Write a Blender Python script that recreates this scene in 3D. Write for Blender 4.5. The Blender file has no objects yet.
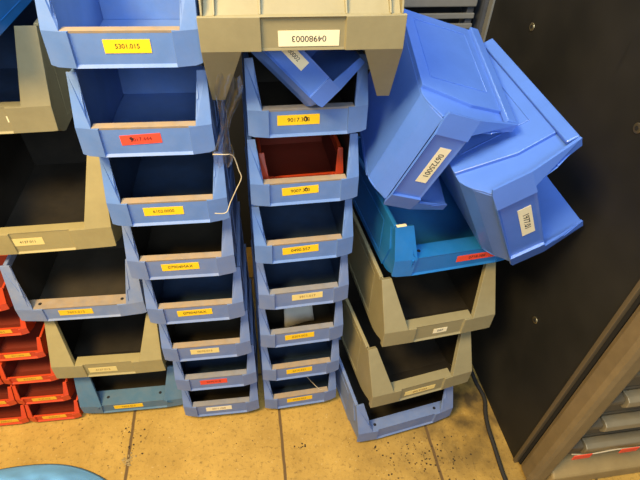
import bpy, bmesh, math, random
from mathutils import Vector, Matrix, noise
random.seed(7)
S = bpy.context.scene
COL = S.collection
R = math.radians

# ------------------------------------------------------------------ materials
def newmat(name):
    m = bpy.data.materials.new(name); m.use_nodes = True
    nt = m.node_tree
    return m, nt, nt.nodes['Principled BSDF'], nt.nodes.new, nt.links.new

def plastic(name, col, rough=.42, dust=0.0, dust_col=(.42, .36, .26), var=.12, scale=14.0, spec=.45):
    m, nt, b, N, Lk = newmat(name)
    tc = N('ShaderNodeTexCoord')
    n1 = N('ShaderNodeTexNoise'); n1.inputs['Scale'].default_value = scale; n1.inputs['Detail'].default_value = 6
    n1.inputs['Roughness'].default_value = .65
    Lk(tc.outputs['Object'], n1.inputs['Vector'])
    mr = N('ShaderNodeMapRange'); mr.inputs[1].default_value = .3; mr.inputs[2].default_value = .7
    mr.inputs[3].default_value = 1 - var; mr.inputs[4].default_value = 1 + var
    Lk(n1.outputs['Fac'], mr.inputs[0])
    mx = N('ShaderNodeMix'); mx.data_type = 'RGBA'; mx.blend_type = 'MULTIPLY'; mx.inputs[0].default_value = 1
    mx.inputs[6].default_value = (*col, 1)
    cb = N('ShaderNodeCombineColor'); 
    for i in range(3): Lk(mr.outputs[0], cb.inputs[i])
    Lk(cb.outputs[0], mx.inputs[7])
    out = mx.outputs[2]
    if dust > 0:
        n2 = N('ShaderNodeTexNoise'); n2.inputs['Scale'].default_value = 26; n2.inputs['Detail'].default_value = 8
        n2.inputs['Roughness'].default_value = .7
        Lk(tc.outputs['Object'], n2.inputs['Vector'])
        r2 = N('ShaderNodeMapRange'); r2.inputs[1].default_value = .38; r2.inputs[2].default_value = .72
        r2.inputs[3].default_value = dust * .25; r2.inputs[4].default_value = dust
        Lk(n2.outputs['Fac'], r2.inputs[0])
        m2 = N('ShaderNodeMix'); m2.data_type = 'RGBA'
        Lk(r2.outputs[0], m2.inputs[0]); Lk(out, m2.inputs[6]); m2.inputs[7].default_value = (*dust_col, 1)
        out = m2.outputs[2]
    Lk(out, b.inputs['Base Color'])
    b.inputs['Roughness'].default_value = rough
    b.inputs['Specular IOR Level'].default_value = spec
    bp = N('ShaderNodeBump'); bp.inputs['Strength'].default_value = .08; bp.inputs['Distance'].default_value = .002
    n3 = N('ShaderNodeTexNoise'); n3.inputs['Scale'].default_value = 120; n3.inputs['Detail'].default_value = 3
    Lk(tc.outputs['Object'], n3.inputs['Vector']); Lk(n3.outputs['Fac'], bp.inputs['Height']); Lk(bp.outputs[0], b.inputs['Normal'])
    return m

def plain(name, col, rough=.6, metal=0.0, spec=.4):
    m, nt, b, N, Lk = newmat(name)
    tc = N('ShaderNodeTexCoord'); n = N('ShaderNodeTexNoise'); n.inputs['Scale'].default_value = 40
    n.inputs['Detail'].default_value = 4
    Lk(tc.outputs['Object'], n.inputs['Vector'])
    mx = N('ShaderNodeMix'); mx.data_type = 'RGBA'
    mx.inputs[6].default_value = (*[c * .88 for c in col], 1); mx.inputs[7].default_value = (*[min(1, c * 1.1) for c in col], 1)
    Lk(n.outputs['Fac'], mx.inputs[0]); Lk(mx.outputs[2], b.inputs['Base Color'])
    b.inputs['Roughness'].default_value = rough; b.inputs['Metallic'].default_value = metal
    b.inputs['Specular IOR Level'].default_value = spec
    return m

M = {}
M['blue'] = plastic('blue_plastic', (.078, .185, .64), .27, 0, var=.06, spec=.6)
M['blue_dusty'] = plastic('dusty_blue_plastic', (.095, .205, .52), .48, .2, (.28, .28, .31))
M['blue_grime'] = plastic('grimy_blue_plastic', (.12, .20, .45), .55, .40, (.27, .265, .28))
M['blue_grey'] = plastic('grey_blue_plastic', (.16, .24, .46), .55, .45, (.34, .33, .33))
M['blue_steel'] = plastic('steel_blue_plastic', (.06, .16, .27), .55, .4, (.20, .20, .19))
M['teal'] = plastic('teal_plastic', (.008, .150, .50), .40, .12, (.10, .20, .32))
M['grey'] = plastic('olive_grey_plastic', (.275, .245, .142), .48, .25, (.21, .175, .09), var=.1)
M['beige'] = plastic('beige_grey_plastic', (.36, .300, .138), .5, .3, (.26, .20, .08), var=.1)
M['red'] = plastic('orange_red_plastic', (.62, .055, .012), .42, .15, (.30, .09, .03), var=.1)
M['dust_ledge'] = plastic('dust_covered_ledge', (.27, .25, .24), .8, .8, (.44, .27, .09), var=.2, scale=30)
M['dust_grey'] = plastic('grey_dust_ledge', (.21, .23, .29), .75, .7, (.31, .25, .17), var=.2, scale=30)
M['grime'] = plastic('black_grime_shade', (.038, .034, .028), .45, .5, (.070, .055, .036), var=.3, scale=9, spec=.3)  # coats for bin insides, their shade painted into the colour along with dirt
M['grime_shade_navy'] = plastic('navy_grime_shade', (.036, .075, .175), .42, .4, (.06, .06, .06), var=.3, scale=9, spec=.3)
M['grime_shade_dark'] = plastic('deep_grime_shade', (.020, .018, .016), .5, .5, (.045, .036, .024), var=.3, scale=9, spec=.3)
M['red_shade'] = plastic('dark_red_shade', (.20, .02, .008), .6, .4, (.10, .03, .015))  # shade inside the red bins, painted as a darker red
M['hole'] = plain('dark_hole', (.01, .01, .012), .8)
M['yellow'] = plain('yellow_label', (.92, .58, .015), .55)
M['redlab'] = plain('red_label', (.80, .075, .04), .55)
M['white'] = plain('cream_label', (.86, .78, .54), .55)
M['pale'] = plain('pale_yellow_label', (.80, .64, .25), .55)
M['orange'] = plain('orange_yellow_label', (.86, .46, .03), .55)
M['ink'] = plain('black_ink', (.02, .018, .018), .6)
M['ink_faint'] = plain('faint_brown_ink', (.28, .14, .02), .6)
M['ink_dark_red'] = plain('dark_red_ink', (.14, .012, .01), .6)
M['string'] = plain('straw_coloured_wire', (.55, .47, .33), .5)
M['screw'] = plain('brass_screw', (.42, .35, .2), .35, .9)
M['rubber'] = plain('black_rubber', (.02, .019, .018), .7)
M['cloth'] = plain('light_blue_cloth', (.17, .46, .92), .9)
M['paper'] = plain('white_paper', (.55, .53, .48), .7)
M['crumb'] = plain('dark_dirt', (.045, .032, .018), .9)
M['post'] = plastic('brown_painted_metal', (.150, .112, .062), .45, .35, (.24, .17, .08), var=.2, spec=.5)
M['rear_post'] = plastic('dark_painted_metal', (.045, .052, .07), .5, .2, (.06, .06, .06), var=.2)
M['edge'] = plain('panel_edge_metal', (.13, .10, .06), .45, .3)
M['alu'] = plain('aluminium_handle', (.26, .225, .15), .45, .3)
M['drawer'] = plain('dark_drawer_front', (.10, .08, .05), .55)
M['plinth'] = plastic('beige_base_board', (.34, .25, .11), .6, .4, (.2, .14, .06))
M['slat'] = plain('grey_slat', (.16, .165, .165), .6)
M['void'] = plain('black_recess', (.008, .008, .009), .8)

def panel_mat():
    m, nt, b, N, Lk = newmat('black_side_panel')
    tc = N('ShaderNodeTexCoord')
    n = N('ShaderNodeTexNoise'); n.inputs['Scale'].default_value = 5; n.inputs['Detail'].default_value = 8
    Lk(tc.outputs['Object'], n.inputs['Vector'])
    mp = N('ShaderNodeMapping'); mp.inputs['Scale'].default_value = (1, 30, 4); mp.inputs['Rotation'].default_value = (.5, 0, 0)
    Lk(tc.outputs['Object'], mp.inputs[0])
    n2 = N('ShaderNodeTexNoise'); n2.inputs['Scale'].default_value = 2.2; n2.inputs['Detail'].default_value = 4
    Lk(mp.outputs[0], n2.inputs['Vector'])
    cr = N('ShaderNodeValToRGB'); cr.color_ramp.elements[0].position = .35; cr.color_ramp.elements[1].position = .75
    cr.color_ramp.elements[0].color = (.011, .011, .0105, 1); cr.color_ramp.elements[1].color = (.022, .021, .019, 1)
    Lk(n.outputs['Fac'], cr.inputs[0])
    sc = N('ShaderNodeMapRange'); sc.inputs[1].default_value = .66; sc.inputs[2].default_value = .74
    sc.inputs[3].default_value = 0; sc.inputs[4].default_value = .6
    Lk(n2.outputs['Fac'], sc.inputs[0])
    mx = N('ShaderNodeMix'); mx.data_type = 'RGBA'; Lk(sc.outputs[0], mx.inputs[0]); Lk(cr.outputs[0], mx.inputs[6])
    mx.inputs[7].default_value = (.010, .010, .011, 1)
    Lk(mx.outputs[2], b.inputs['Base Color'])
    rr = N('ShaderNodeMapRange'); rr.inputs[3].default_value = .5; rr.inputs[4].default_value = .65
    Lk(n.outputs['Fac'], rr.inputs[0]); Lk(rr.outputs[0], b.inputs['Roughness'])
    b.inputs['Specular IOR Level'].default_value = .28
    return m
M['panel'] = panel_mat()

def film_mat():
    m, nt, b, N, Lk = newmat('clear_film')
    out = nt.nodes['Material Output']
    tr = N('ShaderNodeBsdfTransparent'); gl = N('ShaderNodeBsdfGlossy'); gl.inputs['Roughness'].default_value = .18
    gl.inputs['Color'].default_value = (.8, .84, .88, 1)
    df = N('ShaderNodeBsdfTranslucent'); df.inputs['Color'].default_value = (.5, .52, .54, 1)
    lw = N('ShaderNodeLayerWeight'); lw.inputs[0].default_value = .35
    m1 = N('ShaderNodeMixShader'); m1.inputs[0].default_value = .14
    Lk(tr.outputs[0], m1.inputs[1]); Lk(df.outputs[0], m1.inputs[2])
    mr = N('ShaderNodeMapRange'); mr.inputs[3].default_value = .05; mr.inputs[4].default_value = .5
    Lk(lw.outputs['Facing'], mr.inputs[0])
    m2 = N('ShaderNodeMixShader'); Lk(mr.outputs[0], m2.inputs[0]); Lk(m1.outputs[0], m2.inputs[1]); Lk(gl.outputs[0], m2.inputs[2])
    Lk(m2.outputs[0], out.inputs['Surface'])
    return m
M['film'] = film_mat()

YAW = R(10.15)
def floor_mat():
    m, nt, b, N, Lk = newmat('tan_floor_tiles')
    tc = N('ShaderNodeTexCoord')
    mp = N('ShaderNodeMapping'); mp.inputs['Rotation'].default_value = (0, 0, -YAW)
    Lk(tc.outputs['Object'], mp.inputs[0])
    sx = N('ShaderNodeSeparateXYZ'); Lk(mp.outputs[0], sx.inputs[0])
    nz = N('ShaderNodeTexNoise'); nz.inputs['Scale'].default_value = 30; Lk(tc.outputs['Object'], nz.inputs['Vector'])
    def dist(sock, off):
        a = N('ShaderNodeMath'); a.operation = 'SUBTRACT'; Lk(sock, a.inputs[0]); a.inputs[1].default_value = off
        j = N('ShaderNodeMath'); j.operation = 'MULTIPLY_ADD'; Lk(nz.outputs['Fac'], j.inputs[0]); j.inputs[1].default_value = .004; Lk(a.outputs[0], j.inputs[2])
        p = N('ShaderNodeMath'); p.operation = 'PINGPONG'; Lk(j.outputs[0], p.inputs[0]); p.inputs[1].default_value = .211
        return p.outputs[0]
    d1 = dist(sx.outputs[0], .031); d2 = dist(sx.outputs[1], .433)
    mn = N('ShaderNodeMath'); mn.operation = 'MINIMUM'; Lk(d1, mn.inputs[0]); Lk(d2, mn.inputs[1])
    g = N('ShaderNodeMapRange'); g.inputs[1].default_value = .0030; g.inputs[2].default_value = .0052; g.inputs[3].default_value = 1; g.inputs[4].default_value = 0
    Lk(mn.outputs[0], g.inputs[0])
    n1 = N('ShaderNodeTexNoise'); n1.inputs['Scale'].default_value = 5; n1.inputs['Detail'].default_value = 10; n1.inputs['Roughness'].default_value = .7
    Lk(tc.outputs['Object'], n1.inputs['Vector'])
    cr = N('ShaderNodeValToRGB'); cr.color_ramp.elements[0].position = .3; cr.color_ramp.elements[1].position = .72
    cr.color_ramp.elements[0].color = (.34, .205, .042, 1); cr.color_ramp.elements[1].color = (.60, .385, .095, 1)
    Lk(n1.outputs['Fac'], cr.inputs[0])
    # brown specks
    n2 = N('ShaderNodeTexNoise'); n2.inputs['Scale'].default_value = 95; n2.inputs['Detail'].default_value = 5; n2.inputs['Roughness'].default_value = .75
    Lk(tc.outputs['Object'], n2.inputs['Vector'])
    sp = N('ShaderNodeMapRange'); sp.inputs[1].default_value = .54; sp.inputs[2].default_value = .72; sp.inputs[3].default_value = 0; sp.inputs[4].default_value = .9
    Lk(n2.outputs['Fac'], sp.inputs[0])
    m1 = N('ShaderNodeMix'); m1.data_type = 'RGBA'; Lk(sp.outputs[0], m1.inputs[0]); Lk(cr.outputs[0], m1.inputs[6]); m1.inputs[7].default_value = (.13, .075, .02, 1)
    # pale specks
    n3 = N('ShaderNodeTexNoise'); n3.inputs['Scale'].default_value = 130; n3.inputs['Detail'].default_value = 3
    mo = N('ShaderNodeMapping'); mo.inputs['Location'].default_value = (3, 7, 1); Lk(tc.outputs['Object'], mo.inputs[0]); Lk(mo.outputs[0], n3.inputs['Vector'])
    sp3 = N('ShaderNodeMapRange'); sp3.inputs[1].default_value = .64; sp3.inputs[2].default_value = .76; sp3.inputs[3].default_value = 0; sp3.inputs[4].default_value = .5
    Lk(n3.outputs['Fac'], sp3.inputs[0])
    m3 = N('ShaderNodeMix'); m3.data_type = 'RGBA'; Lk(sp3.outputs[0], m3.inputs[0]); Lk(m1.outputs[2], m3.inputs[6]); m3.inputs[7].default_value = (.66, .52, .27, 1)
    # shade of the corner by the cabinet, painted into the tile colour
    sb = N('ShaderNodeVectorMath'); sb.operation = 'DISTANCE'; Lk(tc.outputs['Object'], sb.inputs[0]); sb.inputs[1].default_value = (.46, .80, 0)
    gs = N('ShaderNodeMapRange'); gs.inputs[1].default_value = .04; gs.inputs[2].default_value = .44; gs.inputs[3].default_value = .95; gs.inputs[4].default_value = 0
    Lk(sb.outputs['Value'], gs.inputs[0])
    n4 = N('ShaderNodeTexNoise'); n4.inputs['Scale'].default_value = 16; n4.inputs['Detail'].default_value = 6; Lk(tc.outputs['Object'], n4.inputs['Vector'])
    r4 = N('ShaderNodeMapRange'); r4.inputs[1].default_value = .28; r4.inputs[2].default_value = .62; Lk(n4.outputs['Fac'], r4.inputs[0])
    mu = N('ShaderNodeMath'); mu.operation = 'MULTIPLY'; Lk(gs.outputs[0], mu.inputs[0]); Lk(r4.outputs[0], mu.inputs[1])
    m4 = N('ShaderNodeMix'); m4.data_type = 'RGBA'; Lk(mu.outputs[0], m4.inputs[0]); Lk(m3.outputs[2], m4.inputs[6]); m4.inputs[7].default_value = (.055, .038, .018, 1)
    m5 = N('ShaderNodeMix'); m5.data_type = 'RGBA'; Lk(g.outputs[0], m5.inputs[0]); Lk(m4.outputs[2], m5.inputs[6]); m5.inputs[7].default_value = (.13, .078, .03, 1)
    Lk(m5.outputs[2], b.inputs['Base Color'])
    b.inputs['Roughness'].default_value = .55; b.inputs['Specular IOR Level'].default_value = .35
    bp = N('ShaderNodeBump'); bp.inputs['Strength'].default_value = .25; bp.inputs['Distance'].default_value = .003
    sbm = N('ShaderNodeMath'); sbm.operation = 'SUBTRACT'; Lk(n2.outputs['Fac'], sbm.inputs[0]); Lk(g.outputs[0], sbm.inputs[1])
    Lk(sbm.outputs[0], bp.inputs['Height']); Lk(bp.outputs[0], b.inputs['Normal'])
    return m
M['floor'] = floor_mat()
M['wall'] = plain('dark_wall_paint', (.016, .017, .02), .8)

# ------------------------------------------------------------------ mesh helpers
def box(bm, x0, x1, y0, y1, z0, z1):
    v = [bm.verts.new((x, y, z)) for x in (x0, x1) for y in (y0, y1) for z in (z0, z1)]
    for f in ((0, 1, 3, 2), (4, 6, 7, 5), (0, 4, 5, 1), (2, 3, 7, 6), (0, 2, 6, 4), (1, 5, 7, 3)):
        bm.faces.new([v[i] for i in f])
def prism(bm, poly, x0, x1):
    """polygon in (y,z) extruded along x"""
    a = [bm.verts.new((x0, y, z)) for y, z in poly]; b = [bm.verts.new((x1, y, z)) for y, z in poly]
    n = len(poly)
    bm.faces.new(a); bm.faces.new(b[::-1])
    for i in range(n):
        j = (i + 1) % n
        bm.faces.new((a[j], a[i], b[i], b[j]))
def tube(bm, pts, rad, n=8):
    rings = []
    for i, p in enumerate(pts):
        p = Vector(p)
        d = (Vector(pts[min(i + 1, len(pts) - 1)]) - Vector(pts[max(i - 1, 0)])).normalized()
        u = d.orthogonal().normalized(); w = d.cross(u)
        if rings:
            u = (pu - d * pu.dot(d)).normalized(); w = d.cross(u)
        pu = u
        rr = rad[i] if isinstance(rad, (list, tuple)) else rad
        rings.append([bm.verts.new(p + (u * math.cos(2 * math.pi * k / n) + w * math.sin(2 * math.pi * k / n)) * rr) for k in range(n)])
    for a, b in zip(rings, rings[1:]):
        for k in range(n):
            bm.faces.new((a[k], a[(k + 1) % n], b[(k + 1) % n], b[k]))
    bm.faces.new(rings[0][::-1]); bm.faces.new(rings[-1])
def cyl(bm, c, axis, r, h, n=20):
    c = Vector(c); axis = Vector(axis).normalized()
    tube(bm, [c, c + axis * h], r, n)
def smooth_path(pts, k=6):
    pts = [Vector(p) for p in pts]; out = []
    for i in range(len(pts) - 1):
        p0, p1, p2, p3 = pts[max(i - 1, 0)], pts[i], pts[i + 1], pts[min(i + 2, len(pts) - 1)]
        for j in range(k):
            t = j / k
            out.append(.5 * ((2 * p1) + (p2 - p0) * t + (2 * p0 - 5 * p1 + 4 * p2 - p3) * t * t + (3 * p1 - p0 - 3 * p2 + p3) * t ** 3))
    out.append(pts[-1]); return out
def mesh(name, bm, normals=True):
    if normals: bmesh.ops.recalc_face_normals(bm, faces=bm.faces[:])
    me = bpy.data.meshes.new(name); bm.to_mesh(me); bm.free()
    return me
def obj(name, me, mat=None, parent=None, bevel=0.0, solid=None, smooth=False):
    o = bpy.data.objects.new(name, me); COL.objects.link(o)
    if mat is not None:
        if len(me.materials) == 0: me.materials.append(None)
        o.material_slots[0].link = 'OBJECT'; o.material_slots[0].material = mat
    if parent is not None: o.parent = parent
    if solid:
        s = o.modifiers.new('Solidify', 'SOLIDIFY'); s.thickness = solid; s.offset = -1
    if bevel:
        b = o.modifiers.new('Bevel', 'BEVEL'); b.width = bevel; b.segments = 2; b.limit_method = 'ANGLE'; b.angle_limit = R(28)
        b.harden_normals = False
    if smooth:
        for p in me.polygons: p.use_smooth = True
    return o
def thing(name, label, cat, group=None, mat4=None, loc=(0, 0, 0), rz=0):
    o = bpy.data.objects.new(name, None); COL.objects.link(o); o.empty_display_size = .05
    if mat4 is not None: o.matrix_world = mat4
    else: o.location = loc; o.rotation_euler = (0, 0, rz)
    tag(o, label, cat, group); return o
def tag(o, label, cat, group=None):
    o['label'] = label; o['category'] = cat
    if group: o['group'] = group
    return o

# ------------------------------------------------------------------ open fronted storage bins
KIND = {
 # W width, D depth, H height, zl lower edge of the front plate, zt its top, a half width of label panel, yb set-back of the
 # base, yt set-back of the flange top, steps: flange inner edge as (distance from the side, height)
 'small': dict(W=.212, D=.264, H=.151, nest=.0, zl=.026, zt=.081, a=.070, yb=.052, yt=.021, dw=.0075, ledge=.017, thick=.004, zc=.003,
               steps=[(.025, .081), (.025, .088), (.0205, .088), (.0195, .112), (.0165, .114), (.015, 1)], closed=False, holes=False),
 'long': dict(W=.212, D=.28, H=.147, nest=.006, zl=.026, zt=.077, a=.070, yb=.070, yt=.040, dw=.0075, ledge=.020, thick=.004, zc=.003,
               steps=[(.025, .077), (.025, .084), (.0205, .084), (.0195, .112), (.0165, .114), (.015, 1)], closed=False, holes=False, flare=-.02),
 'notch': dict(W=.303, D=.28, H=.147, nest=.006, zl=.022, zt=.066, a=.088, yb=.070, yt=.044, dw=.006, ledge=.036, thick=.005, zc=.003,
               steps=[(.042, .066), (.041, .074), (.034, .074), (.032, .105), (.026, .108), (.022, 1)], closed=False, holes=True),
 'square': dict(W=.300, D=.40, H=.149, nest=.0, zl=.024, zt=.074, a=.105, yb=.06, yt=.030, dw=.005, ledge=.046, thick=.008, zc=.003,
               steps=[(.052, .074), (.045, .084), (.042, 1)], closed=False, holes=True),
 'trapezoid': dict(W=.290, D=.36, H=.147, nest=.004, zl=.020, zt=.056, a=.09, yb=.07, yt=.050, dw=.005, ledge=.052, thick=.008, zc=.003,
               steps=[(.060, .056), (.056, .062), (.040, 1)], closed=False, holes=True, flare=.02),
 'deep': dict(W=.286, D=.38, H=.199, nest=.003, zl=.030, zt=.084, a=.063, yb=.085, yt=.066, dw=.002, ledge=.030, thick=.013, zc=.001,
               steps=[(.060, .084), (.024, 1)], closed=True, holes=False, flare=-.03),
 'cap': dict(W=.306, D=.44, H=.198, nest=.0, zl=.030, zt=.082, a=.063, yb=.060, yt=.056, dw=.002, ledge=.022, thick=.006, zc=.0,
               steps=[(.060, .082), (.022, 1)], closed=True, holes=False, flare=.03),
 'tall': dict(W=.306, D=.42, H=.239, nest=.006, zl=.030, zt=.090, a=.063, yb=.070, yt=.060, dw=.002, ledge=.028, thick=.013, zc=.001,
               steps=[(.058, .090), (.026, 1)], closed=True, holes=False, flare=.06),
 'deepwide': dict(W=.306, D=.42, H=.238, nest=.0, zl=.030, zt=.090, a=.063, yb=.060, yt=.046, dw=.002, ledge=.028, thick=.013, zc=.001,
               steps=[(.058, .090), (.038, 1)], closed=True, holes=False, flare=.09),
 'red': dict(W=.140, D=.165, H=.0715, nest=.004, zl=.012, zt=.036, a=.050, yb=.036, yt=.020, dw=.004, ledge=.009, thick=.003, zc=.002,
               steps=[(.014, .036), (.012, .04), (.009, 1)], closed=False, holes=False),
}
KIND['flared'] = dict(KIND['deep'], flare=.0, W=.288)
KIND['notch_low'] = dict(KIND['notch'], W=.292, zl=.017)
KIND['notch_tall'] = dict(KIND['notch'], H=.178, nest=.008, yt=.036)
CACHE = {}
def bin_meshes(kind):
    if kind in CACHE: return CACHE[kind]
    k = KIND[kind]; W, D, H, zl, zt, a, yb, yt, dw = [k[c] for c in ('W', 'D', 'H', 'zl', 'zt', 'a', 'yb', 'yt', 'dw')]
    t = .0032 if kind != 'red' else .0022
    ins = {'red': .003, 'small': .0105}.get(kind, .0055)     # walls stand in from the rim and the flange
    hw = W / 2 - ins
    def flare(bm):
        fl = k.get('flare', 0)
        if fl:
            for v in bm.verts: v.co.x *= 1 + fl * max(0, v.co.z - zl) / (H - zl)
    # body
    bm = bmesh.new()
    if kind == 'cap':
        low = [(.026, .0), (.012, .010), (.005, zl - .002)]
    else:
        low = [(yb, 0), (yb * .80, zl * .16), (yb * .60, zl * .40), (yb * .40, zl * .75), (dw + .004, zl)]
    TH = k['thick']
    side = low + [(dw + .003, zt), (yt + .003, H - .002), (D, H - .002), (D, 0)]
    for s in (-1, 1):
        prism(bm, side, s * hw, s * (hw - t))
    prism(bm, [(yb, 0), (yb, t), (D, t), (D, 0)], -hw + t, hw - t)
    prism(bm, [(D - t, t), (D - t, H - .002), (D, H - .002), (D, t)], -hw + t, hw - t)
    prism(bm, [(yb, 0), (yb * .60, zl * .40), (.009, zl + .001), (.009 + t, zl + .002), (yb * .60 + t, zl * .40 + t), (yb + .002, t)], -hw + t, hw - t)
    rw = .0018
    if kind != 'red':
        po = {'small': .0058}.get(kind, .003)            # the side wall swells outwards behind the front frame
        y0, y1, z0, z1 = yb + .036, D - .022, .018, H - .034
        rh_ = {'small': .017}.get(kind, .012)
        for s in (-1, 1):
            x0, x1 = s * hw, s * (hw + po)
            if not k['closed']:
                prism(bm, [(yb + .012, .0), (D, .0), (D, H - rh_), (yt + .030, H - rh_), (dw + .040, zt)], x0 - s * .001, x1)
            xo = x1 if not k['closed'] else x0
            for (pa, pb, pc, pd) in ((y0, y1, z0, z0 + rw), (y0, y1, z1, z1 + rw), (y0, y0 + rw, z0 + rw, z1), (y1 - rw, y1, z0 + rw, z1)):
                prism(bm, [(pa, pc), (pb, pc), (pb, pd), (pa, pd)], xo - s * .0005, xo + s * .0013)
    if kind == 'cap':
        for x in (-a, a, -W * .42, W * .42):
            prism(bm, [(yb - .002, .001), (.010, zl - .002), (.004, zl - .002), (.022, .012), (yb - .022, .001)], x - .0015, x + .0015)
    flare(bm)
    body = mesh(kind + '_body', bm)
    # dark coat inside the used bins: oily dirt plus interior shade painted in
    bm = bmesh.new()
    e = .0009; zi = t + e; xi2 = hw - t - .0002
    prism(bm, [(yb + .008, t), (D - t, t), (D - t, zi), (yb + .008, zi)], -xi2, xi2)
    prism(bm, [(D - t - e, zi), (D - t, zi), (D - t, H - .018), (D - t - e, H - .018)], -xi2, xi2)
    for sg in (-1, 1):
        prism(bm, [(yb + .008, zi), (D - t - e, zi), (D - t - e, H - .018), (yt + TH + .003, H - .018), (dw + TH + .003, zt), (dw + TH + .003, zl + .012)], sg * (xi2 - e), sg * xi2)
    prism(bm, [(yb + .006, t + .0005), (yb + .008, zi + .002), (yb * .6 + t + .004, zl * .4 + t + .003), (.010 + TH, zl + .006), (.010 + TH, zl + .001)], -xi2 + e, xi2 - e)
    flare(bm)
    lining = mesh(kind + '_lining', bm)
    # front plate with two wings and two upright flanges
    bm = bmesh.new()
    zc = k['zc']; HF = H + k['nest']
    rec = .0045
    def fy(z): return dw + (yt - dw) * max(0, (z - zt)) / (HF - zt)
    for s in (-1, 1):
        def V(x, y, z): return bm.verts.new((s * x, y, z))
        st = [(d, min(z, HF)) for d, z in k['steps']]
        A = V(a, 0, zl); B = V(W / 2, dw, zl + zc); K = V(W / 2, dw, zt); C = V(W / 2 - .010, dw * (1 - .010 / (W / 2 - a)), zl); AT = V(a, 0, zt)
        base = V(W / 2 - st[0][0], dw * (1 - st[0][0] / (W / 2 - a)) if st[0][0] < W / 2 - a else 0, zt)
        T = V(W / 2, yt, HF)
        inner = [V(W / 2 - d, fy(z), z) for d, z in st[1:]]
        f1 = [A, C, B, K, base, AT] if zc > 0 else [A, B, K, base, AT]; f2 = [K, T] + inner[::-1] + [base]
        # step down into the label panel
        P0 = V(a - .001, rec, zl + .004); P1 = V(a - .001, rec, zt)
        f3 = [A, AT, P1, P0]
        for f in (f1, f2, f3):
            bm.faces.new(f if s == 1 else f[::-1])
        if s == 1: right = (P0, P1, A)
        else: left = (P0, P1, A)
    bm.faces.new((left[0], right[0], right[1], left[1]))
    bm.faces.new((left[2], right[2], right[0], left[0]))
    bmesh.ops.triangulate(bm, faces=[f for f in bm.faces if len(f.verts) > 4], ngon_method='EAR_CLIP')
    bmesh.ops.recalc_face_normals(bm, faces=bm.faces[:])
    bm.faces.ensure_lookup_table()
    # face -y
    n = sum((f.normal * f.calc_area() for f in bm.faces), Vector())
    if n.y > 0: bmesh.ops.reverse_faces(bm, faces=bm.faces[:])
    flare(bm)
    front = mesh(kind + '_front', bm, False)
    # ledge along the top of the plate
    bm = bmesh.new()
    xi = W / 2 - k['steps'][0][0] - .0002
    L = k['ledge']
    prism(bm, [(.0045, zt - .004), (.0036, zt + .0006), (L, zt + .0002), (L, zt - .004)], -xi, xi)
    if k['holes']:
        prism(bm, [(TH + .0012, zt - .005), (TH + .0012, zt + .0004), (L, zt), (L, zt - .005)], -hw + t, hw - t)
        prism(bm, [(L - .003, zt - .030), (L - .003, zt - .0052), (L, zt - .0052), (L, zt - .030)], -hw + t, hw - t)
    else: prism(bm, [(L - .003, zt - .016), (L - .003, zt - .004), (L, zt - .004), (L, zt - .016)], -xi, xi)
    flare(bm)
    ledge = mesh(kind + '_ledge', bm)
    # stacking rim along the two sides and the back
    bm = bmesh.new()
    rh = {'red': .006, 'small': .017}.get(kind, .012)
    prof_in = W / 2 - .009 if kind != 'red' else W / 2 - .006
    for s in (-1, 1):
        prism(bm, [(yt + TH + .0004, H - rh), (D + .003, H - rh), (D + .003, H), (yt + TH + .0004, H)], s * prof_in, s * (W / 2))
        prism(bm, [(D - .007, H - rh), (D + .003, H - rh), (D + .003, H), (D - .007, H)], 0, s * (prof_in - .0001))
    flare(bm)
    rim = mesh(kind + '_rim', bm)
    hole = None
    if k['holes']:
        bm = bmesh.new()
        cyl(bm, (0, 0, 0), (0, 0, 1), .0042, .0005, 14)
        hole = mesh(kind + '_hole', bm)
    CACHE[kind] = dict(body=body, front=front, ledge=ledge, rim=rim, hole=hole, lining=lining)
    return CACHE[kind]

def text_mesh(body, size, bold=False):
    c = bpy.data.curves.new('lettering', 'FONT'); c.body = body; c.size = size; c.align_x = 'CENTER'; c.align_y = 'CENTER'
    c.extrude = 0.00012; c.offset = .0003 * size / .014 if bold else .0
    o = bpy.data.objects.new('tmp', c); COL.objects.link(o)
    dg = bpy.context.evaluated_depsgraph_get()
    me = bpy.data.meshes.new_from_object(o.evaluated_get(dg))
    bpy.data.objects.remove(o); bpy.data.curves.remove(c)
    return me
def add_label(parent, kind, x, w, h, mat, text=None, ink='ink', dz=0.0, rot=0.0, flip=False, bold_at=None, size=None, lab=None):
    k = KIND[kind]
    zc = (k['zl'] + .004 + k['zt']) / 2 + dz
    bm = bmesh.new(); box(bm, -w / 2, w / 2, -.0006, 0, -h / 2, h / 2)
    me = mesh('label', bm); me.materials.append(None)
    o = obj('label', me, M[mat], parent)
    o.location = (x, .0045 - .0002, zc); o.rotation_euler = (0, rot, 0)
    if lab: o['label'] = lab
    if text:
        sz = size or min(h * .62, w / len(text) * 1.15)
        tm = text_mesh(text, sz); tm.materials.clear(); tm.materials.append(None)
        t = obj('lettering', tm, M[ink], o)
        t.rotation_euler = (R(90), 0, 0) if not flip else (R(90), R(180), 0)
        t.location = (0, -.00075, 0)
        if bold_at is not None:
            ch, dx = bold_at
            xs = [v.co.x for v in tm.vertices]; dx = min(xs) + (max(xs) - min(xs)) * (dx + .5) / len(text)
            bt = text_mesh(ch, sz * 1.25, True); bt.materials.clear(); bt.materials.append(None)
            b = obj('handwritten_digit', bt, M['ink'], o)
            b.rotation_euler = (R(90), 0, 0); b.location = (dx, -.0009, .0008)
    return o
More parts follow.
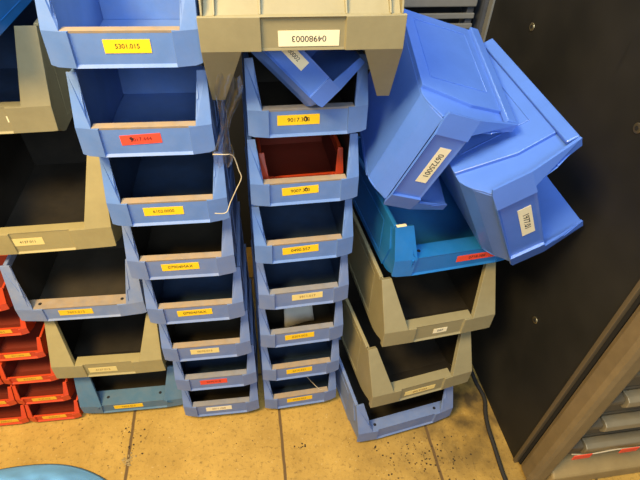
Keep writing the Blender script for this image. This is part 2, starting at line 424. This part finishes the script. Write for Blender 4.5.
def make_bin(kind, mat, label, group=None, loc=None, yaw=0, mat4=None, ledge='dust_ledge', scale=1.0, name='storage_bin', inside=None):
    ms = bin_meshes(kind)
    if mat4 is None:
        mat4 = Matrix.Translation(loc) @ Matrix.Rotation(R(yaw), 4, 'Z')
    t = thing(name, label, 'storage bin', group, mat4 @ Matrix.Scale(scale, 4))
    obj('bin_body', ms['body'], M[mat], t, bevel=.0016 if kind == 'small' else .0008)
    obj('front_plate', ms['front'], M[mat], t, bevel=.0009, solid=KIND[kind]['thick'])
    obj('front_ledge', ms['ledge'], M[ledge], t, bevel=.0006)
    obj('stacking_rim', ms['rim'], M[mat], t, bevel=.0018)
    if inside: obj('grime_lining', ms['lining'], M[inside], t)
    if ms['hole']:
        k = KIND[kind]
        for s in (-1, 1):
            h = obj('peg_hole', ms['hole'], M['hole'], t)
            h.location = (s * (k['W'] / 2 - k['steps'][0][0] - .012), k['ledge'] * .55, k['zt'] + .0006)
    return t

PITCH = .1475
ORD = ['bottom', 'second', 'third', 'fourth', 'fifth', 'sixth', 'seventh', 'top']
# --- left-middle stack of eight small blue bins
g2 = 'small blue bins in the left middle stack'
S2 = {7: (-.2867, .6697, 7.8), 6: (-.2850, .6692, 7.8), 5: (-.2748, .6689, 8.4), 4: (-.2753, .6719, 7.9), 3: (-.2674, .6736, 8.5),
      2: (-.2617, .6738, 8.6), 1: (-.2566, .6800, 8.6), 0: (-.2590, .6830, 8.4)}
L2 = {7: (.005, .064, .0190, 'yellow', '5301.015', 'ink', 0),
      6: (-.009, .064, .0175, 'redlab', '9017.444', 'ink_dark_red', -3),
      5: (-.010, .070, .0180, 'yellow', '6102.0000', 'ink', 0),
      4: (-.004, .074, .0185, 'yellow', '07904MAX', 'ink', -1),
      3: (-.004, .076, .0185, 'yellow', '07904MAX', 'ink', -1),
      2: (-.006, .068, .0185, 'pale', '0070.015', 'ink_faint', 0),
      1: (-.008, .070, .0190, 'redlab', '9070.018', 'ink_dark_red', 0),
      0: (-.008, .072, .0190, 'white', '0071.008', 'ink_faint', 0)}
D2 = {7: 'topmost blue bin of the left middle stack, yellow label 5301.015, bright blue inside',
      6: 'blue bin with a bright red label, second from the top of the left middle stack',
      5: 'blue bin third from the top of the left middle stack, string by its right edge',
      4: 'blue bin, fourth from the top of the left middle stack, long yellow label, dusty ledge',
      3: 'yellow labelled blue bin, fifth from the top of the left middle stack',
      2: 'blue bin with a pale label, third from the floor in the left middle stack',
      1: 'blue bin with a red label, second from the floor in the left middle stack',
      0: 'bottom blue bin of the left middle stack on the tan floor, cream label'}
for i in range(8):
    x, y, a = S2[i]; a += .5
    m = 'blue_dusty' if i >= 5 else 'blue_grime'
    b = make_bin('long', m, D2[i], g2, (x, y, i * PITCH), a, inside=(None if i > 5 else 'grime_shade_navy' if i in (5, 3, 1) else 'grime'), ledge='dust_ledge' if i > 1 else 'dust_grey')
    lx, w, h, lm, tx, ink, rt = L2[i]
    add_label(b, 'long', lx, w, h, lm, tx, ink, dz=.002, rot=R(rt), bold_at=('9', 0) if i == 6 else None)
# --- right-middle stack of seven small blue bins
g3 = 'small blue bins in the right middle stack'
S3 = {6: (-.0280, .7560, 12.0), 5: (-.0315, .7490, 12.4), 4: (-.0306, .7380, 12.8), 3: (-.0295, .7335, 13.1), 2: (-.0326, .7307, 13.1),
      1: (-.0336, .7254, 12.8), 0: (-.0339, .7229, 13.2)}
L3 = {6: (-.018, .074, .0190, 'yellow', '9017.308', 'ink', 0), 5: (-.010, .071, .0180, 'yellow', '9007.303', 'ink', -2),
      4: (-.009, .077, .0190, 'yellow', '0490.557', 'ink', -2), 3: (.007, .072, .0190, 'pale', '5911.017', 'ink_faint', -1),
      2: (-.007, .074, .0190, 'yellow', '8202.003', 'ink_faint', -1), 1: (-.006, .070, .0195, 'yellow', '0410.031', 'ink_faint', -1),
      0: (-.004, .074, .0190, 'yellow', '0430.022', 'ink_faint', -1)}
D3 = {6: 'topmost blue bin of the right middle stack with a small tilted bin stuck in it',
      5: 'blue bin holding a red bin, second from the top of the right middle stack',
      4: 'blue bin right below the one that holds a red bin, yellow label and dusty ledge',
      3: 'blue bin with a pale label, middle of the seven in the right middle stack',
      2: 'blue bin with a white sheet standing inside, third from the floor',
      1: 'blue bin between the bottom bin and the one holding a white sheet',
      0: 'bottom blue bin of the right middle stack on the floor, thin wire inside'}
for i in range(7):
    x, y, a = S3[i]; a -= 1.0
    m = 'blue_dusty' if i >= 4 else 'blue_grime'
    b = make_bin('long', m, D3[i], g3, (x, y, i * PITCH), a, inside='grime' if i in (6, 5, 2) else 'grime_shade_navy', ledge='dust_ledge' if i in (4, 5, 1, 0) else 'dust_grey')
    lx, w, h, lm, tx, ink, rt = L3[i]
    add_label(b, 'long', lx, w, h, lm, tx, ink, dz=.003, rot=R(rt), bold_at=('0', 6) if i >= 5 else None)

def within(x, y, a, z, lx, ly, lz, rot=0):
    return Matrix.Translation((x, y, z)) @ Matrix.Rotation(R(a), 4, 'Z') @ Matrix.Translation((lx, ly, lz)) @ Matrix.Rotation(R(rot), 4, 'Z')
# red bin inside the second bin of that stack
x, y, a = S3[5]
make_bin('red', 'red', 'small red bin standing inside a blue bin under the topmost of its stack', None,
         inside='red_shade', mat4=within(x, y, a, 5 * PITCH, .004, .058, .0052), ledge='red', scale=1.22)
# white sheet inside the third bin
x, y, a = S3[2]
bm = bmesh.new()
pts = [(-.036, .004), (.046, .004), (.040, .092), (-.030, .094)]
f = [bm.verts.new((px, .076 + pz * .60, .006 + pz * 1.05 + .004 * math.sin(px * 60))) for px, pz in pts]
bm.faces.new(f); bmesh.ops.subdivide_edges(bm, edges=bm.edges[:], cuts=6, use_grid_fill=True)
for v in bm.verts: v.co.y += .004 * math.sin(v.co.x * 50)
o = obj('paper_sheet', mesh('paper_sheet', bm), M['paper'], solid=.0008, smooth=True)
o.matrix_world = within(x, y, a, 2 * PITCH, 0, 0, 0)
tag(o, 'white paper sheet leaning inside the third blue bin from the floor', 'paper')
# thin wire in the bottom bin
x, y, a = S3[0]
bm = bmesh.new(); tube(bm, smooth_path([(-.045, .19, .120), (-.015, .12, .108), (.02, .06, .094), (.050, .014, .0865), (.065, .002, .0860)]), .0008, 6)
o = obj('wire', mesh('wire', bm), M['string']); o.matrix_world = within(x, y, a, 0, 0, 0, 0)
tag(o, 'thin pale wire lying in the bottom blue bin of the right middle stack', 'wire')

# --- far left stack, bottom to top
b = make_bin('trapezoid', 'blue_steel', 'wide steel blue bin on the floor beneath the beige bin, beside the red bins', None, (-.515, .687, 0), 8.7, inside='grime', ledge='blue_steel')
add_label(b, 'trapezoid', -.016, .080, .017, 'yellow', '7604.012', 'ink_faint')
b = make_bin('deep', 'beige', 'beige grey deep bin between two wide blue bins, beside the red bins', None, (-.5490, .703, .1475), 8, inside='grime_shade_dark', ledge='beige')
add_label(b, 'deep', -.018, .072, .020, 'pale', '4127.012', 'ink_faint', dz=-.004)
b = make_bin('notch_tall', 'blue_grey', 'wide dusty grey blue bin between two grey bins at the left', None, (-.582, .743, .3475), 8.3, inside='grime', ledge='dust_ledge')
add_label(b, 'notch', -.015, .080, .0185, 'yellow', '7603.015', 'ink_faint')
b = make_bin('tall', 'beige', 'deep beige grey bin with pale label above the wide grey blue bin', None, (-.630, .787, .5275), 10.5, inside='grime_shade_dark', ledge='beige')
add_label(b, 'tall', -.032, .066, .021, 'pale', '4127.011', 'ink')
b = make_bin('deepwide', 'grey', 'deep grey bin at the upper left edge under a teal bin', None, (-.733, .893, .7675), 10.5, inside='grime_shade_navy', ledge='grey')
add_label(b, 'deepwide', .062, .005, .014, 'white')
make_bin('square', 'teal', 'teal bin at the top left corner on the deep grey bin', None, (-.744, .800, 1.0075), 10.5, ledge='teal')

# --- right stack, bottom to top
make_bin('notch_low', 'blue_grime', 'wide blue bin on the floor under two grey bins, no label', None, (.2700, .6625, 0), 18.5, inside='grime_shade_dark', ledge='blue_grime')
b = make_bin('flared', 'grey', 'deep grey bin between the wide blue bin on the floor and another grey bin', None, (.2890, .684, .1475), 18.5, inside='grime_shade_dark', ledge='grey')
add_label(b, 'deep', -.004, .088, .018, 'pale', '0419.024', 'ink_faint', dz=-.006)
b = make_bin('flared', 'grey', 'deep grey bin directly under the upright teal bin, tiny white label', None, (.3010, .727, .3475), 15, inside='grime_shade_dark', ledge='grey')
add_label(b, 'deep', .004, .036, .017, 'white', '007', 'ink', dz=-.004)
b = make_bin('square', 'teal', 'upright teal bin with a red label under two leaning blue bins', None, (.3095, .778, .5465), 15.5, ledge='teal')
add_label(b, 'square', .052, .100, .018, 'redlab', '0718.308', 'ink', rot=0)
bm = bmesh.new(); box(bm, -.011, .011, -.004, .004, 0, .0006)
st_ = obj('torn_sticker', mesh('torn_sticker', bm), M['white'], b); st_.location = (-.135, .0345, .1492)
CAMC = Vector((0, 0, 1.33508)); ZS = Vector((0, 0, .0175))
def pose(pos, rows, s):
    p = CAMC + (Vector(pos) - CAMC) * s + ZS
    m = Matrix(rows).to_3x3()
    m = m.to_quaternion().normalized().to_matrix()
    return Matrix.Translation(p) @ m.to_4x4()
g5 = None
b = make_bin('small', 'blue', 'blue bin lying on its side, label 06725001, leaning against the inverted grey bin', None,
         mat4=pose((.113, .628, .927), ((-.307, -.093, .947), (.189, .969, .157), (-.933, .228, -.28)), 1.115), ledge='blue', scale=1.115)
add_label(b, 'small', -.007, .078, .019, 'white', '06725001', 'ink', dz=.004, size=.0135)
b = make_bin('small', 'blue', 'blue bin lying on its side against the black cabinet panel, label 1977.01', None,
         mat4=pose((.24, .513, .871), ((.443, -.266, .856), (.248, .954, .167), (-.861, .139, .489)), 1.29), ledge='blue', scale=1.29)
add_label(b, 'small', -.008, .068, .019, 'white', '1977.01', 'ink', dz=.006, size=.0125)
b = make_bin('small', 'blue', 'small blue bin tilted sideways, stuck under the inverted grey bin, label ending 002', None,
         mat4=pose((-.080, .7210, 1.005), ((.696, -.182, .695), (.046, .977, .209), (-.717, -.113, .688)), 1.0), ledge='blue', scale=.80)
add_label(b, 'small', -.020, .080, .022, 'white', '04980002', 'ink', dz=.006)
b = make_bin('cap', 'grey', 'upside down grey bin capping the right middle stack, label 04980003', None,
         mat4=pose((-.038, .726, 1.133), ((-.993, -.117, .006), (-.116, .988, .106), (-.018, .105, -.994)), .93), ledge='grey', scale=.93)
add_label(b, 'cap', -.008, .092, .024, 'white', '04980003', 'ink', dz=.006)

# --- red bins at the lower left
gr = 'small red bins stacked at the left edge'
ca, sa = math.cos(R(8.8)), math.sin(R(8.8))
RC = [(-.660, .661), (-.674, .675), (-.692, .693), (-.713, .717), (-.740, .738), (-.773, .757)]
RD = ['bottom red bin of the nearer column, next to the steel blue bin',
      'second red bin from the floor, left of the beige bin',
      'third red bin from the floor in the column next to the beige bin',
      'fourth red bin from the floor beside the beige bin',
      'red bin second from the top, its corner under the wide grey blue bin',
      'topmost red bin, left of the wide grey blue bin']
for i in range(6):
    b = make_bin('red', 'red', RD[i], gr, (RC[i][0] - .074 * ca, RC[i][1] - .074 * sa, i * .072), 8.8, ledge='red', inside='red_shade')
    add_label(b, 'red', -.002 + .004 * (i % 2), .064, .0135, 'orange', '%04d.%03d' % (3100 + 37 * i, 11 + i), 'ink_faint', rot=R(-1))
RL = ['bottom red bin at the left edge of the picture', 'second red bin from the floor, cut by the left edge of the picture',
      'third red bin from the floor, mere corner at the left edge of the picture']
for i in range(3):
    b = make_bin('red', 'red', RL[i], gr, (RC[i][0] - .2165 * ca, RC[i][1] - .2165 * sa, i * .072), 8.8, ledge='red', inside='red_shade')
    add_label(b, 'red', .012, .064, .0135, 'orange', '%04d.%03d' % (3300 + 21 * i, 11 + i), 'ink_faint', rot=R(-1))

# --- film and string between the two middle stacks
bm = bmesh.new()
rows = []
for i in range(26):
    t = i / 25
    z = 1.055 - .150 * t
    c = Vector((-.142 - .022 * t, .668 - .010 * t, z)); wd = .016 + .006 * math.sin(t * 9) - .006 * t
    rows.append([bm.verts.new(c + Vector((wd * (j / 5 - 1), .010 * math.sin(j * 1.3 + t * 7) * (1 - .3 * t) + .004 * noise.noise((j * .7, t * 14, 2)), .004 * noise.noise((j, t * 9, 0))))) for j in range(11)])
for a_, b_ in zip(rows, rows[1:]):
    for j in range(10): bm.faces.new((a_[j], a_[j + 1], b_[j + 1], b_[j]))
o = obj('plastic_film', mesh('plastic_film', bm), M['film'], smooth=True)
tag(o, 'crumpled clear plastic film hanging in the gap between the middle stacks', 'plastic film')
bm = bmesh.new()
tube(bm, smooth_path([(-.176, .650, .932), (-.160, .654, .930), (-.147, .665, .921), (-.140, .665, .894), (-.137, .665, .878), (-.148, .664, .853), (-.160, .662, .826), (-.167, .652, .812), (-.185, .645, .815)]), .0009, 8)
o = obj('string', mesh('string', bm), M['string'], smooth=True)
tag(o, 'pale string looping in the gap beside the left middle stack', 'string')

# --- tool cabinet
ex = Vector((math.cos(YAW), math.sin(YAW), 0)); ey = Vector((-math.sin(YAW), math.cos(YAW), 0))
cab = thing('tool_cabinet', 'black sided tool cabinet with brown corner post and drawers at the right', 'cabinet', None,
            loc=(.569, .597, 0), rz=YAW)
CH, CD = 1.55, .81
bm = bmesh.new(); box(bm, .004, .018, .004, CD, 0.002, CH); obj('side_panel', mesh('side_panel', bm), M['panel'], cab)
bm = bmesh.new(); box(bm, .0, .020, -.006, .0036, .002, CH); obj('panel_edge', mesh('panel_edge', bm), M['edge'], cab, bevel=.0012)
bm = bmesh.new(); box(bm, .010, .030, -.0155, -.0062, .01, CH); obj('groove', mesh('groove', bm), M['void'], cab)
bm = bmesh.new(); box(bm, .003, .057, -.072, -.016, .012, CH); obj('corner_post', mesh('corner_post', bm), M['post'], cab, bevel=.014)
bm = bmesh.new(); box(bm, -.014, .05, CD + .003, CD + .06, 0.0, CH); obj('rear_post', mesh('rear_post', bm), M['rear_post'], cab, bevel=.012)
bm = bmesh.new(); box(bm, .02, .60, .01, CD - .01, .02, CH); obj('cabinet_body', mesh('cabinet_body', bm), M['void'], cab)
bm = bmesh.new(); prism(bm, [(-.078, 0.0), (-.080, .055), (-.045, .085), (.008, .085), (.008, 0.0)], .058, .62)
obj('base_board', mesh('base_board', bm), M['plinth'], cab, bevel=.006)
bm = bmesh.new(); cyl(bm, (0, 0, 0), (-1, 0, 0), .0095, .0025, 24); scr_me = mesh('screw', bm)
bm = bmesh.new(); cyl(bm, (-.0025, 0, 0), (-1, 0, 0), .0045, .0008, 6); soc_me = mesh('socket', bm)
bm = bmesh.new(); box(bm, -.003, .003, CD - .022, CD + .001, .002, CH); obj('panel_trim', mesh('panel_trim', bm), M['slat'], cab, bevel=.001)
for (sy, sz) in ((.584, .980), (.170, .950), (.170, .4175), (.584, .4175)):
    s = obj('screw', scr_me, M['screw'], cab, bevel=.0012); s.location = (.004, sy, sz)
    q = obj('screw_socket', soc_me, M['hole'], s)
for i in range(12):
    z0 = .100 + i * .112
    bm = bmesh.new(); box(bm, .060, .60, -.040, .006, z0, z0 + .106)
    d = obj('drawer', mesh('drawer', bm), M['drawer'], cab, bevel=.003)
    bm = bmesh.new()
    prism(bm, [(-.0405, .060), (-.062, .064), (-.070, .078), (-.068, .094), (-.058, .100), (-.0405, .100)], .100, .56)
    h = obj('handle', mesh('handle', bm), M['alu'], d, bevel=.002); h.location = (0, 0, z0)
    bm = bmesh.new()
    prism(bm, [(-.0405, .066), (-.056, .069), (-.062, .080), (-.060, .090), (-.0405, .096)], .062, .0995)
    h = obj('handle_end', mesh('handle_end', bm), M['drawer'], d, bevel=.002); h.location = (0, 0, z0)
# red and white strip across the lowest drawer
bm = bmesh.new()
tube(bm, smooth_path([(.050, -.078, .205), (.10, -.078, .190), (.17, -.078, .196), (.25, -.078, .190), (.32, -.078, .196), (.40, -.078, .19)]), .0016, 6)
st = obj('warning_cord', mesh('cord', bm), M['string'])
st.matrix_world = cab.matrix_world.copy() if False else Matrix.Translation((.569, .597, 0)) @ Matrix.Rotation(YAW, 4, 'Z')
tag(st, 'thin pale cord with red tags hanging across the lowest cabinet drawer', 'cord')
for x0 in (.058, .185, .31):
    bm = bmesh.new()
    box(bm, x0, x0 + .048, -.0815, -.0795, .178, .198)
    obj('red_tag', mesh('red_tag', bm), M['redlab'], st, bevel=.0006)['label'] = 'red tag'

# --- black cable along the foot of the cabinet
bm = bmesh.new()
pts = [(.505, .90, .006), (.514, .84, .006), (.5285, .785, .006), (.521, .735, .006), (.519, .69, .006), (.523, .643, .006), (.527, .590, .006), (.532, .545, .006), (.545, .47, .006)]
tube(bm, smooth_path(pts), .0062, 10)
o = obj('cable', mesh('cable', bm), M['rubber'], smooth=True)
tag(o, 'black rubber cable lying on the floor along the cabinet foot', 'cable')

# --- rack behind, seen past the leaning bins
rk = thing('slatted_rack', 'grey slatted rack in shadow behind the leaning blue bins', 'rack', None, loc=(.27, 1.37, 0), rz=YAW)
bm = bmesh.new(); box(bm, -.20, .125, .0, .135, .955, .985); obj('shelf_board', mesh('shelf_board', bm), M['slat'], rk, bevel=.003)
for i in range(6):
    z = .938 - i * .027
    bm = bmesh.new(); box(bm, -.20, .125, .002, .010, z - .014, z); obj('slat', mesh('slat', bm), M['slat'], rk, bevel=.002)
for q in (-.19, .115):
    bm = bmesh.new(); box(bm, q - .01, q + .01, .011, .05, 0, .954); obj('upright', mesh('upright', bm), M['rear_post'], rk, bevel=.003)
make_bin('small', 'blue_dusty', 'blue bin on the rack board far behind, mostly out of the picture at top', None, (.338, 1.395, .9856), 10, ledge='dust_grey', scale=.40)

# --- light blue cloth at the lower left
bm = bmesh.new()
n, mrings = 96, 26
c = bm.verts.new((0, 0, .055))
prev = None
for r in range(1, mrings + 1):
    ring = []
    for k in range(n):
        a = 2 * math.pi * k / n
        rr = r / mrings
        wob = 1 + .05 * noise.noise((math.cos(a) * 1.2, math.sin(a) * 1.2, 3)) - (.10 * abs(noise.noise((a * 1.6, 5, 1))) * max(0, -math.sin(a)))
        px, py = .26 * rr * math.cos(a) * wob, .155 * rr * math.sin(a) * wob
        pz = .055 * (1 - rr ** 2.4) + .004 + .030 * (1 - rr ** 3) * abs(noise.noise((px * 11 + py * 5, py * 13, 1))) + .006 * (1 - rr ** 4) * noise.noise((px * 40, py * 40, 2))
        ring.append(bm.verts.new((px, py, pz)))
    for k in range(n):
        if prev is None: bm.faces.new((c, ring[k], ring[(k + 1) % n]))
        else: bm.faces.new((prev[k], ring[k], ring[(k + 1) % n], prev[(k + 1) % n]))
    prev = ring
o = obj('cleaning_cloth', mesh('cloth', bm), M['cloth'], solid=.003, smooth=True)
o.location = (-.68, .378, 0); o.rotation_euler = (0, 0, R(-6))
tag(o, 'light blue cloth bunched on the floor at the lower left corner', 'cloth')

# --- crumbs of dirt on the floor
bm = bmesh.new()
def crumb(x, y, r):
    c_, s_ = math.cos(R(18.5)), math.sin(R(18.5)); dx, dy = x - .2745, y - .664
    if (-s_ * dx + c_ * dy > -.004 and abs(c_ * dx + s_ * dy) < .17) or x > .515: return
    m = bmesh.ops.create_icosphere(bm, subdivisions=1, radius=r)
    for v in m['verts']:
        v.co = Vector((v.co.x * random.uniform(.7, 1.5), v.co.y * random.uniform(.7, 1.3), v.co.z * .5 + r * .45)) + Vector((x, y, 0))
for _ in range(120):
    crumb(random.gauss(.30, .09), random.gauss(.60, .035), random.uniform(.0008, .0028))
for _ in range(12):
    crumb(random.gauss(-.02, .012), random.gauss(.61, .006), random.uniform(.001, .003))
for _ in range(90):
    crumb(random.uniform(-.8, .55), random.uniform(.47, .68), random.uniform(.0006, .0017))
for _ in range(30):
    crumb(random.gauss(-.50, .02), random.gauss(.60, .04), random.uniform(.0008, .003))
crumbs = bm; bm = bmesh.new()
for _ in range(34):
    crumb(random.gauss(-.497, .008), random.gauss(.556, .010), random.uniform(.0012, .0034))
o = obj('grout_chips', mesh('grout_chips', bm), M['plinth']); tag(o, 'pale chips of grout on the tile joint below the steel blue bin', 'grout chips'); o['kind'] = 'stuff'
bm = crumbs
o = obj('dirt_crumbs', mesh('dirt_crumbs', bm), M['crumb']); tag(o, 'dark crumbs of dirt scattered over the tan floor tiles', 'dirt'); o['kind'] = 'stuff'

# ------------------------------------------------------------------ room
def structure(name, bm, mat, loc=(0, 0, 0), rz=0):
    o = obj(name, mesh(name, bm), mat); o.location = loc; o.rotation_euler = (0, 0, rz); o['kind'] = 'structure'; return o
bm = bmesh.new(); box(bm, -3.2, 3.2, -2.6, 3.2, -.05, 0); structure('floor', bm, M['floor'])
bm = bmesh.new(); box(bm, -3, 3, 0, .1, 0, 2.6); structure('wall_back', bm, M['wall'], (0, 1.47, 0), YAW)

# ------------------------------------------------------------------ light
w = bpy.data.worlds.new('World'); S.world = w; w.use_nodes = True
bg = w.node_tree.nodes['Background']; bg.inputs[0].default_value = (.62, .78, 1, 1); bg.inputs[1].default_value = .10
def area(name, loc, target, size, power, col, size_y=None):
    l = bpy.data.lights.new(name, 'AREA'); l.energy = power; l.color = col; l.size = size
    if size_y: l.shape = 'RECTANGLE'; l.size_y = size_y
    o = bpy.data.objects.new(name, l); COL.objects.link(o); o.location = loc
    o.rotation_euler = (Vector(target) - Vector(loc)).to_track_quat('-Z', 'Y').to_euler(); return o
area('front_fill', (.25, -1.55, 2.15), (.0, .75, .75), 1.2, 33, (.74, .87, 1.0), .9)  # unseen fill behind the camera, added to brighten the bin insides
area('ceiling_panel', (-.08, -.05, 2.65), (.1, .75, .8), .8, 22, (.74, .87, 1.0), .5)
area('ceiling_lamp', (-.95, -.25, 2.45), (-.05, .7, .2), .8, 84, (1.0, .70, .28), .5)
area('rear_window', (.72, 1.36, 1.95), (.22, .75, 1.05), .55, 9, (.80, .90, 1.0), .45)

# ------------------------------------------------------------------ camera
cd = bpy.data.cameras.new('camera'); cam = bpy.data.objects.new('camera', cd); COL.objects.link(cam)
cd.sensor_width = 36; cd.lens = 481.789 / 640 * 36; cd.clip_start = .02
p, rl = R(42.41343), R(2.56135)
fw = Vector((0, math.cos(p), -math.sin(p))); up = Vector((0, math.sin(p), math.cos(p))); rt = Vector((1, 0, 0))
r2 = math.cos(rl) * rt + math.sin(rl) * up; u2 = -math.sin(rl) * rt + math.cos(rl) * up
mw = Matrix((( r2.x, u2.x, -fw.x, 0), (r2.y, u2.y, -fw.y, 0), (r2.z, u2.z, -fw.z, 0), (0, 0, 0, 1)))
cam.matrix_world = Matrix.Translation((0, 0, 1.35258)) @ mw
S.camera = cam
S.view_settings.view_transform = 'Standard'; S.view_settings.look = 'None'; S.view_settings.gamma = 1
S.view_settings.use_curve_mapping = False; S.view_settings.exposure = .15
